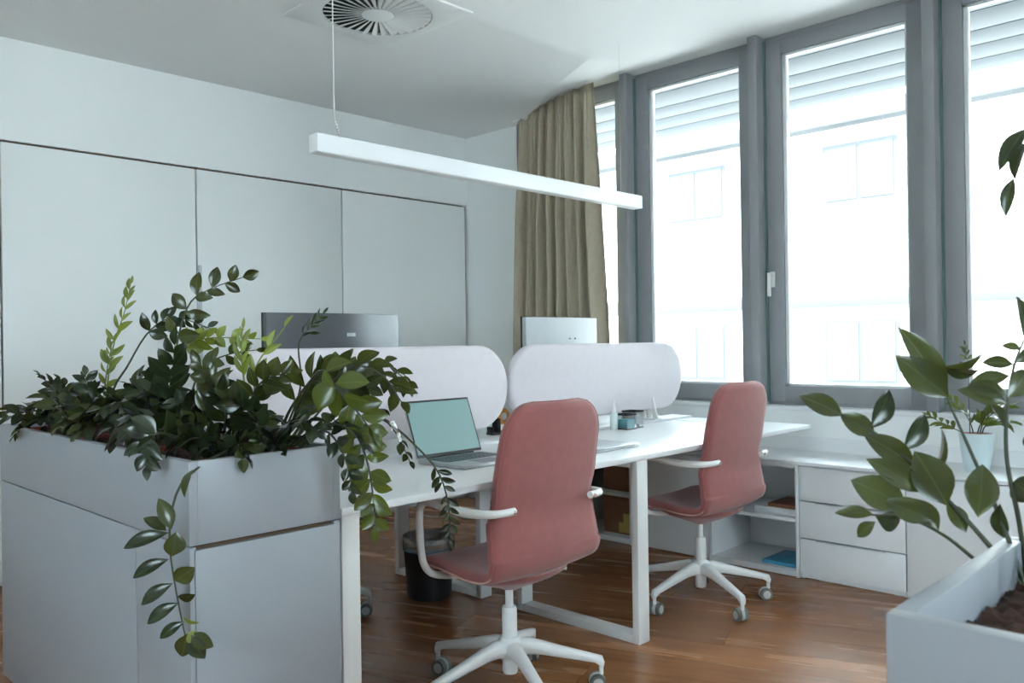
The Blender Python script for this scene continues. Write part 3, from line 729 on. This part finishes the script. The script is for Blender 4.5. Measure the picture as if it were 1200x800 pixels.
# ================================================================== plants
def leaf_mesh(name, wid, mt, arch=.10, fold=.16):
    st = [(0, .02), (.06, .20), (.14, .46), (.24, .74), (.36, .94), (.48, 1.0), (.60, .94), (.72, .78), (.83, .54), (.92, .28), (1.0, .0)]
    b = bmesh.new(); L_, Mi, R_ = [], [], []
    for y, w_ in st:
        z = arch*(y-y*y)*2 - .05*y*y; hw = w_*wid/2
        Mi.append(b.verts.new((0, y, z)))
        if y < 1: L_.append(b.verts.new((-hw, y, z+hw*fold*2))); R_.append(b.verts.new((hw, y, z+hw*fold*2)))
    for i in range(len(st)-1):
        for S, fl in ((L_, 0), (R_, 1)):
            if i < len(st)-2: f = [Mi[i], Mi[i+1], S[i+1], S[i]]
            else: f = [Mi[i], Mi[i+1], S[i]]
            b.faces.new(f if fl == 0 else f[::-1])
    bmesh.ops.recalc_face_normals(b, faces=b.faces)
    if sum(f.normal.z for f in b.faces) < 0: bmesh.ops.reverse_faces(b, faces=b.faces)
    me = bpy.data.meshes.new(name); b.to_mesh(me); b.free(); me.materials.append(M[mt])
    me.polygons.foreach_set('use_smooth', [True]*len(me.polygons)); return me
LEAF = {}
for key, mt in (('d', 'leafd'), ('m', 'leafm'), ('g', 'leafg'), ('l', 'leafl')):
    LEAF[key] = [leaf_mesh('leaf_'+key, .58, mt, .12, .16), leaf_mesh('leaf_'+key, .50, mt, .22, .10), leaf_mesh('leaf_'+key, .64, mt, .05, .24), leaf_mesh('leaf_'+key, .40, mt, .15, .2)]
def put_leaf(parent, base, axis, nrm, size, key, wid=1.0, var=None):
    y = axis.normalized(); z = nrm - y*nrm.dot(y)
    if z.length < 1e-3: z = y.orthogonal()
    z.normalize(); x = y.cross(z)
    me = LEAF[key][random.randrange(3) if var is None else var]
    o = bpy.data.objects.new('leaf', me); COL.objects.link(o); o.parent = parent
    mtx = Matrix((x*size*wid, y*size, z*size)).transposed().to_4x4(); mtx.translation = base
    o.matrix_basis = mtx; return o
def plant(name, loc, lab, group='leafy plants in the planter boxes'):
    t = empty(name, loc); tag(t, lab, 'plant'); return t
def stem(pl, pts, r=.0035, pairs=6, size=.062, key='d', start=.3, roll=None, wid=1.0, ang=58, var=None, up=None, tip=True, young=False, droop=0):
    P = smooth_path(pts, 22)
    rad = [r*(1.25-.85*i/21) for i in range(22)]
    st = mk('stem', bm_tube(P, rad, 6), 'stemy' if young else 'stem', pl, 180)
    if roll is None: roll = random.uniform(0, 2*PI)
    for k in range(pairs*2 + (1 if tip else 0)):
        last = (k == pairs*2)
        f = 1.0 if last else start + (1-start)*((k//2)*2+.5*(k % 2))/(pairs*2) + random.uniform(-.01, .01)
        fi = min(f, 1)*21; i = min(int(fi), 20); p = P[i].lerp(P[i+1], fi-i)
        t = (P[min(i+2, 21)]-P[max(i-1, 0)]).normalized()
        ref = Vector((0, 0, 1)) if abs(t.z) < .85 else Vector((math.cos(roll), math.sin(roll), 0))
        if up is not None: ref = Vector(up)
        s = t.cross(ref)
        if s.length < .05: s = t.orthogonal()
        s.normalize(); s = Matrix.Rotation(random.uniform(-.5, .5) + (0 if up is not None else .6*math.sin(roll)), 3, t) @ s
        side = -1 if k % 2 else 1
        a = math.radians(ang + random.uniform(-14, 14))*(1-.35*f)
        ax = t if last else (t*math.cos(a) + s*side*math.sin(a))
        ax = ax + Vector((0, 0, -droop)) + Vector((random.uniform(-.12, .12), random.uniform(-.12, .12), random.uniform(-.12, .12)))
        nr = s.cross(t)
        if nr.z < 0 and up is None: nr = -nr
        nr = nr + Vector((random.uniform(-.35, .35), random.uniform(-.35, .35), random.uniform(-.2, .2)))
        sz = size*(1-.38*max(0, f-.55)/.45)*random.uniform(.82, 1.15)
        put_leaf(st, p, ax, nr, sz, key, wid*random.uniform(.88, 1.1), var)
    return st
def pxs(*q): return [at(*p) for p in q]

P1 = plant('zz_plant', (1.08, 2.15, .865), 'glossy green plant arching over the planter end towards the laptop')
P2 = plant('zz_plant', (1.05, 2.30, .865), 'tall dark green plant in the planter with a long stem hanging down the cabinet corner')
P3 = plant('zz_plant', (1.05, 2.75, .865), 'leafy plant with an upright yellow-green young shoot in the long planter')
P4 = plant('zz_plant', (1.05, 3.20, .865), 'low bushy dark plant spilling over the far end of the long planter')
TOC = -_d                          # rough direction back to the aisle, used to fan leaves open
# --- plant 2: upright and arching stems above the middle
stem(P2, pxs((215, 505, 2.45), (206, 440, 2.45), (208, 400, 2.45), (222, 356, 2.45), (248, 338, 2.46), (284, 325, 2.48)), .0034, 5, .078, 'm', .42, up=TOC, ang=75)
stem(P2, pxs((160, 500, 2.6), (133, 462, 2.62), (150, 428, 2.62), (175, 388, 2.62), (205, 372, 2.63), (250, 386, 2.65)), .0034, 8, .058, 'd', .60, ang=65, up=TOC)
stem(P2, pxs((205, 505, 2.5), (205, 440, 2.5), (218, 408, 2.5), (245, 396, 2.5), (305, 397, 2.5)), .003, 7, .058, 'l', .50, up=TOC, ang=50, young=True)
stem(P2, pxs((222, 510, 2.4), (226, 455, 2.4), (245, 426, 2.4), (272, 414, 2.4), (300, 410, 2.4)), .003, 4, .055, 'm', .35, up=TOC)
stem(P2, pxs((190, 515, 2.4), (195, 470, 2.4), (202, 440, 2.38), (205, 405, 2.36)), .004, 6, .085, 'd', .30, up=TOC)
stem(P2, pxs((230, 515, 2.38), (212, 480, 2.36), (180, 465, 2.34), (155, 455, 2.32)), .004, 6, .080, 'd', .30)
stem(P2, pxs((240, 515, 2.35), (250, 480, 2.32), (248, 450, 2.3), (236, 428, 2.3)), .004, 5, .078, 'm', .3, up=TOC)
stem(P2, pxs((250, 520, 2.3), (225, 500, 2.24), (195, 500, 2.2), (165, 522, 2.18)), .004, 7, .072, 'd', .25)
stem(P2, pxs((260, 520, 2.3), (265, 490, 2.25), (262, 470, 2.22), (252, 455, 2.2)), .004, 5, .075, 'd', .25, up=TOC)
stem(P2, pxs((200, 510, 2.45), (180, 480, 2.42), (160, 470, 2.4), (120, 478, 2.4)), .004, 6, .072, 'd', .3)
stem(P2, pxs((225, 520, 2.25), (192, 508, 2.12), (172, 515, 2.09), (172, 545, 2.07)), .004, 5, .072, 'd', .3, up=TOC)
stem(P2, pxs((215, 515, 2.3), (180, 498, 2.2), (150, 500, 2.18), (135, 520, 2.20)), .004, 5, .072, 'd', .3)
# long hanging stem at the corner
hs = stem(P2, pxs((282, 526, 2.22), (262, 530, 2.10), (240, 542, 2.045), (213, 566, 1.985), (201, 600, 1.955), (199, 640, 1.955), (206, 690, 1.955), (216, 740, 1.955), (222, 765, 1.955)), .0036, 0, .06, 'm', .3, tip=False)
def exleaf(st, bx, by, tx, ty, dep, wpx, key='m', roll=0, ddep=0.0, var=0):
    a = at(bx, by, dep); c = at(tx, ty, dep+ddep); ax = c-a; L = ax.length
    n0_ = (Vector((0, 0, CAM_H))-a).normalized(); n0_ = Matrix.Rotation(roll, 3, ax.normalized()) @ n0_
    nat = {0: .58, 1: .50, 2: .64, 3: .40}[var]
    put_leaf(st, a, ax, n0_, L, key, (1.12*wpx/F_PX*dep)/(nat*L)/max(.5, abs(math.cos(roll))), var)
for q in ((201, 620, 186, 583, 17, 'm', .2), (195, 622, 168, 606, 13, 'm', .5), (198, 624, 143, 642, 15, 'd', .4), (201, 652, 207, 623, 22, 'm', .3), (198, 655, 154, 677, 14, 'd', .4),
          (204, 680, 228, 665, 20, 'm', .3), (203, 683, 164, 709, 14, 'd', .4), (208, 699, 229, 697, 9, 'm', .9), (210, 706, 171, 731, 14, 'd', .4), (214, 722, 234, 730, 4, 'l', 1.1),
          (216, 728, 186, 748, 12, 'd', .3), (220, 742, 213, 770, 19, 'm', .2), (224, 742, 250, 758, 17, 'm', .3), (222, 744, 240, 772, 18, 'd', .3), (226, 550, 215, 583, 8, 'm', .9), (221, 740, 232, 752, 14, 'l', .3)):
    exleaf(hs, q[0], q[1], q[2], q[3], 1.952, q[4], q[5], q[6])
# low foliage filling the planter around the stems
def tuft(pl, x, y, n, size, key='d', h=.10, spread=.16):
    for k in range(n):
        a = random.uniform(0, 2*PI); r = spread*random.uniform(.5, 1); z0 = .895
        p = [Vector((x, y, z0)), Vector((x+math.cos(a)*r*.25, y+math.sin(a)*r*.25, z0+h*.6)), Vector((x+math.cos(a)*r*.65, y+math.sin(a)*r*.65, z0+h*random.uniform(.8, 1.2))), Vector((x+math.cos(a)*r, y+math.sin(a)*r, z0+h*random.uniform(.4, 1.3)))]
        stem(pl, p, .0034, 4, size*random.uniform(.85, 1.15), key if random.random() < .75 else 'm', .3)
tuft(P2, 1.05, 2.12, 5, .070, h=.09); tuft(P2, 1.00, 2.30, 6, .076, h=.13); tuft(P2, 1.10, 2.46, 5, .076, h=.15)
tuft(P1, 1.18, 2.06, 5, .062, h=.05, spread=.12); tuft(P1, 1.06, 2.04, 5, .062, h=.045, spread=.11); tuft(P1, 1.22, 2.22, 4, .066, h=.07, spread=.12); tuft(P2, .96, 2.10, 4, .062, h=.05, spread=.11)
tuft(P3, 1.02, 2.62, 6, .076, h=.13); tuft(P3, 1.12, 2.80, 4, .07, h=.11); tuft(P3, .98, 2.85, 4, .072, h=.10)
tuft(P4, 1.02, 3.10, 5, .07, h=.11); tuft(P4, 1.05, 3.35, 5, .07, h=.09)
# --- plant 1: big arching stems over the end towards the laptop
stem(P1, pxs((325, 515, 2.35), (340, 480, 2.32), (362, 448, 2.3), (376, 434, 2.3)), .0045, 4, .092, 'm', .4, up=TOC, ang=70)
b1 = stem(P1, pxs((335, 520, 2.35), (352, 470, 2.28), (376, 434, 2.22), (398, 458, 2.2), (420, 484, 2.2), (436, 505, 2.2)), .0045, 6, .084, 'g', .42, up=TOC, ang=68)
stem(P1, pxs((345, 520, 2.3), (372, 470, 2.28), (412, 430, 2.3), (448, 440, 2.32), (470, 470, 2.35)), .0042, 7, .086, 'm', .35, ang=66)
stem(P1, pxs((350, 525, 2.28), (385, 500, 2.22), (414, 505, 2.2), (430, 540, 2.2), (437, 580, 2.2), (440, 615, 2.2)), .004, 8, .078, 'g', .42, up=TOC, ang=82)
stem(P1, pxs((345, 520, 2.35), (400, 480, 2.35), (450, 492, 2.38), (490, 525, 2.4), (515, 556, 2.42), (526, 595, 2.42), (527, 632, 2.42)), .004, 8, .052, 'd', .62, wid=.62, up=TOC, ang=62)
stem(P1, pxs((350, 520, 2.3), (378, 505, 2.24), (395, 518, 2.18), (408, 548, 2.16), (412, 575, 2.16)), .0034, 5, .052, 'd', .35, up=TOC)
stem(P1, pxs((360, 520, 2.35), (425, 475, 2.33), (462, 505, 2.35), (480, 540, 2.37)), .0034, 5, .052, 'd', .45)
stem(P1, pxs((330, 515, 2.4), (352, 455, 2.4), (350, 405, 2.4), (362, 385, 2.4), (378, 368, 2.4)), .003, 5, .042, 'd', .62, wid=.5, up=TOC)
stem(P1, pxs((280, 520, 2.35), (286, 455, 2.33), (283, 420, 2.32), (284, 386, 2.32)), .0036, 4, .062, 'l', .45, wid=.5, up=TOC, ang=28, young=True)
stem(P1, pxs((300, 515, 2.35), (300, 470, 2.33), (300, 430, 2.32), (333, 384, 2.32)), .004, 2, .07, 'l', .55, wid=.55, ang=25, up=TOC, young=True)
stem(P1, pxs((300, 520, 2.3), (295, 470, 2.25), (310, 445, 2.22), (340, 436, 2.2)), .004, 5, .070, 'm', .35, up=TOC)
stem(P1, pxs((310, 520, 2.28), (300, 495, 2.22), (288, 478, 2.18), (268, 465, 2.16)), .004, 5, .074, 'd', .3, up=TOC)
stem(P1, pxs((320, 522, 2.28), (335, 500, 2.2), (355, 492, 2.16), (372, 505, 2.14)), .004, 5, .066, 'd', .3)
stem(P1, pxs((335, 522, 2.3), (375, 470, 2.3), (410, 448, 2.3), (430, 455, 2.3)), .004, 6, .092, 'm', .35, ang=70, up=TOC)
stem(P1, pxs((340, 522, 2.3), (395, 460, 2.35), (440, 425, 2.4), (470, 440, 2.42), (478, 452, 2.42)), .003, 5, .062, 'm', .45, wid=.8)
stem(P1, pxs((345, 522, 2.25), (380, 498, 2.2), (405, 500, 2.17), (425, 520, 2.16)), .004, 4, .07, 'd', .35)
# --- plant 3: young shoot and dark filling
stem(P3, pxs((122, 500, 2.85), (126, 450, 2.85), (133, 405, 2.85), (146, 365, 2.85), (153, 333, 2.85)), .003, 8, .062, 'l', .35, wid=.55, up=TOC, ang=42, young=True)
stem(P3, pxs((118, 500, 2.85), (122, 460, 2.85), (126, 430, 2.85), (130, 408, 2.85)), .003, 4, .05, 'l', .4, wid=.6, up=TOC, ang=45, young=True)
for q in (((140, 505, 2.8), (120, 480, 2.78), (105, 462, 2.76), (100, 440, 2.76)), ((150, 505, 2.75), (150, 475, 2.72), (160, 455, 2.7), (165, 440, 2.7)),
          ((150, 510, 2.7), (130, 495, 2.66), (110, 492, 2.62), (95, 505, 2.58)), ((160, 510, 2.65), (145, 490, 2.6), (140, 475, 2.58), (128, 462, 2.56)),
          ((170, 512, 2.55), (160, 500, 2.48), (150, 505, 2.42), (142, 520, 2.38)), ((175, 510, 2.6), (172, 480, 2.58), (180, 455, 2.56), (186, 445, 2.56)),
          ((185, 512, 2.5), (180, 505, 2.4), (172, 522, 2.32), (168, 540, 2.3)), ((130, 505, 2.8), (108, 495, 2.78), (85, 492, 2.74), (72, 500, 2.7))):
    stem(P3, pxs(*q), .0036, 5, random.uniform(.062, .078), random.choice('ddm'), .25)
stem(P3, pxs((135, 505, 2.8), (112, 470, 2.8), (110, 455, 2.8), (101, 442, 2.8)), .0026, 3, .04, 'd', .5, wid=.8, up=TOC)
# --- plant 4: low, far end
for q in (((85, 500, 3.1), (70, 470, 3.08), (62, 455, 3.07), (48, 441, 3.06)), ((80, 500, 3.1), (50, 488, 3.05), (25, 486, 3.0), (2, 492, 2.96)), ((95, 500, 3.05), (85, 478, 3.0), (82, 468, 3.0), (90, 455, 3.0)),
          ((70, 500, 3.1), (45, 492, 3.0), (28, 500, 2.95), (20, 508, 2.92)), ((100, 502, 3.0), (95, 490, 2.9), (85, 492, 2.85), (78, 500, 2.82)), ((60, 498, 3.2), (40, 480, 3.2), (20, 480, 3.2), (-10, 484, 3.2)),
          ((75, 500, 3.15), (72, 478, 3.15), (78, 462, 3.15), (70, 448, 3.15)), ((105, 502, 3.0), (100, 480, 2.96), (95, 470, 2.95), (85, 465, 2.95))):
    stem(P4, pxs(*q), .0034, 5, random.uniform(.055, .072), random.choice('dddm'), .25)

# --- right planter plant, close to the camera; leaves set one by one
P5 = plant('zz_plant', (1.22, .22, .838), 'olive green plant with large leaves rising from the mulch of the aisle planter')
def bare(pts, r, key='stem'): return mk('stem', bm_tube(smooth_path(pxs(*pts), 26), [r*(.9-.5*i/25) for i in range(26)], 8), key, P5, 180)
s1 = bare(((1200, 690, 1.10), (1150, 628, 1.12), (1108, 583, 1.15), (1062, 537, 1.18), (1022, 505, 1.2), (986, 486, 1.22)), .0042)
for q in ((988, 487, 937, 463, 22, 'm', .3, 1.22), (1026, 511, 984, 484, 22, 'm', .2, 1.2), (1020, 502, 1044, 456, 21, 'd', .5, 1.21), (1074, 547, 1012, 508, 26, 'm', .2, 1.18), (1058, 528, 1086, 484, 20, 'd', .5, 1.19),
          (1084, 577, 1016, 537, 26, 'm', .3, 1.15), (1110, 592, 1072, 528, 40, 'm', .2, 1.14), (1132, 624, 1110, 588, 18, 'm', .4, 1.13), (1146, 606, 1152, 543, 33, 'm', .15, 1.12), (1090, 560, 1106, 500, 8, 'm', 1.2, 1.18)):
    exleaf(s1, *q[:4], q[7], q[4], q[5], q[6], .02)
s2 = bare(((1202, 690, 1.10), (1172, 606, 1.12), (1138, 530, 1.15), (1108, 462, 1.18)), .0042)
for q in ((1110, 464, 1054, 382, 26, 'm', .35, 1.18), (1112, 466, 1050, 416, 34, 'm', .1, 1.17), (1100, 430, 1157, 412, 9, 'm', 1.0, 1.18), (1104, 431, 1151, 434, 11, 'd', .8, 1.18), (1172, 590, 1176, 632, 17, 'd', .4, 1.11)):
    exleaf(s2, *q[:4], q[7], q[4], q[5], q[6], .02)
s3 = bare(((1206, 690, 1.12), (1194, 610, 1.12), (1180, 540, 1.13), (1180, 480, 1.14), (1188, 430, 1.15), (1200, 398, 1.15)), .0040)
for q in ((1180, 472, 1122, 456, 19, 'm', .3, 1.14), (1180, 462, 1134, 452, 18, 'm', .4, 1.14), (1184, 440, 1133, 453, 17, 'm', .5, 1.15), (1188, 427, 1150, 424, 14, 'm', .4, 1.15), (1197, 410, 1173, 404, 9, 'm', .7, 1.15), (1181, 466, 1206, 432, 24, 'm', .3, 1.14),
          (1200, 398, 1212, 360, 20, 'm', .3, 1.15), (1200, 395, 1193, 346, 14, 'm', .8, 1.15), (1190, 425, 1215, 405, 16, 'm', .3, 1.15), (1178, 500, 1160, 470, 10, 'm', .9, 1.14)):
    exleaf(s3, *q[:4], q[7], q[4], q[5], q[6], .015)
s4 = bare(((1196, 700, 1.09), (1150, 662, 1.10), (1108, 628, 1.12), (1062, 606, 1.14), (1022, 603, 1.16)), .0036)
for q in ((1062, 592, 997, 562, 36, 'm', .1, 1.15), (1092, 610, 1036, 586, 26, 'm', .2, 1.13), (1024, 603, 978, 600, 14, 'm', .4, 1.16), (1026, 611, 1004, 629, 14, 'm', .3, 1.16), (1026, 605, 1056, 612, 23, 'd', .2, 1.16), (1100, 622, 1070, 583, 20, 'm', .4, 1.13)):
    exleaf(s4, *q[:4], q[7], q[4], q[5], q[6], .02)
s5 = bare(((1215, 690, 1.10), (1250, 560, 1.12), (1262, 380, 1.14), (1240, 200, 1.14), (1205, 160, 1.14), (1192, 185, 1.14), (1188, 208, 1.14)), .0036)
for q in ((1203, 150, 1170, 200, 17, 'd', .5, 1.14), (1188, 208, 1178, 254, 14, 'd', .4, 1.14), (1204, 165, 1188, 210, 12, 'd', .9, 1.135), (1230, 180, 1240, 130, 18, 'm', .3, 1.14), (1258, 300, 1300, 270, 20, 'm', .3, 1.14), (1260, 350, 1225, 320, 18, 'm', .3, 1.14)):
    exleaf(s5, *q[:4], q[7], q[4], q[5], q[6], .0)
for q in (((1230, 700, 1.0), (1260, 600, 1.0), (1280, 520, 1.02), (1330, 470, 1.05)), ((1225, 700, 1.05), (1218, 600, 1.1), (1232, 520, 1.15), (1260, 450, 1.2)), ((1300, 720, .9), (1320, 620, .9), (1340, 540, .9), (1300, 480, .92))):
    stem(P5, pxs(*q), .004, 5, .07, 'm', .35)

# --- small potted plant on the worktop
PC = (4.20, 1.165, CT)
t = empty('flower_pot', PC); tag(t, 'small pale flower pot on the worktop under the window', 'pot')
mk('body', bm_lathe([(0, .0), (.048, .0), (.052, .006), (.066, .10), (.072, .168), (.074, .176), (.069, .176), (.065, .150), (0, .150)], 30, PC), 'pot', t, 45)
mk('soil', bm_lathe([(0, .172), (.0675, .172), (.066, .150), (0, .149)], 24, PC), 'terra', t, 45)
P6 = plant('potted_plant', (4.20, 1.165, CT+.16), 'thin leafy plant growing in the small pale pot on the worktop')
c0 = Vector((4.20, 1.165, CT+.155))
def off(*q): return [c0+Vector(p) for p in q]
RV, UV = Vector((_r.x, _r.y, 0)), Vector((0, 0, 1))
def rel(*q): return [c0 + RV*a + UV*h + _d*f_ for a, h, f_ in q]
stem(P6, rel((-.03, 0, 0), (-.032, .15, 0), (-.035, .32, 0), (-.05, .42, 0)), .0022, 4, .045, 'm', .65, wid=.7, up=TOC)
stem(P6, rel((.0, 0, 0), (.02, .06, 0), (.08, .11, 0), (.16, .14, 0)), .003, 7, .085, 'g', .3, wid=.6)  # brighter leaf colour here stands in for backlight from the window
stem(P6, rel((-.02, 0, 0), (-.08, .03, 0), (-.16, .07, 0), (-.22, .10, 0)), .0024, 5, .066, 'g', .4, wid=.6)
stem(P6, rel((.01, 0, 0), (.03, .07, 0), (.05, .12, 0), (.03, .18, 0)), .003, 6, .08, 'g', .25, wid=.6)
stem(P6, rel((.02, 0, 0), (.04, .05, 0), (.10, .07, 0), (.18, .06, 0)), .003, 5, .08, 'g', .3, wid=.7)
stem(P6, rel((-.01, 0, 0), (-.03, .07, 0), (-.06, .13, .02), (-.12, .18, .03)), .0024, 5, .07, 'g', .3, wid=.6)

for o in bpy.data.objects:
    if '_origin' in o: del o['_origin']
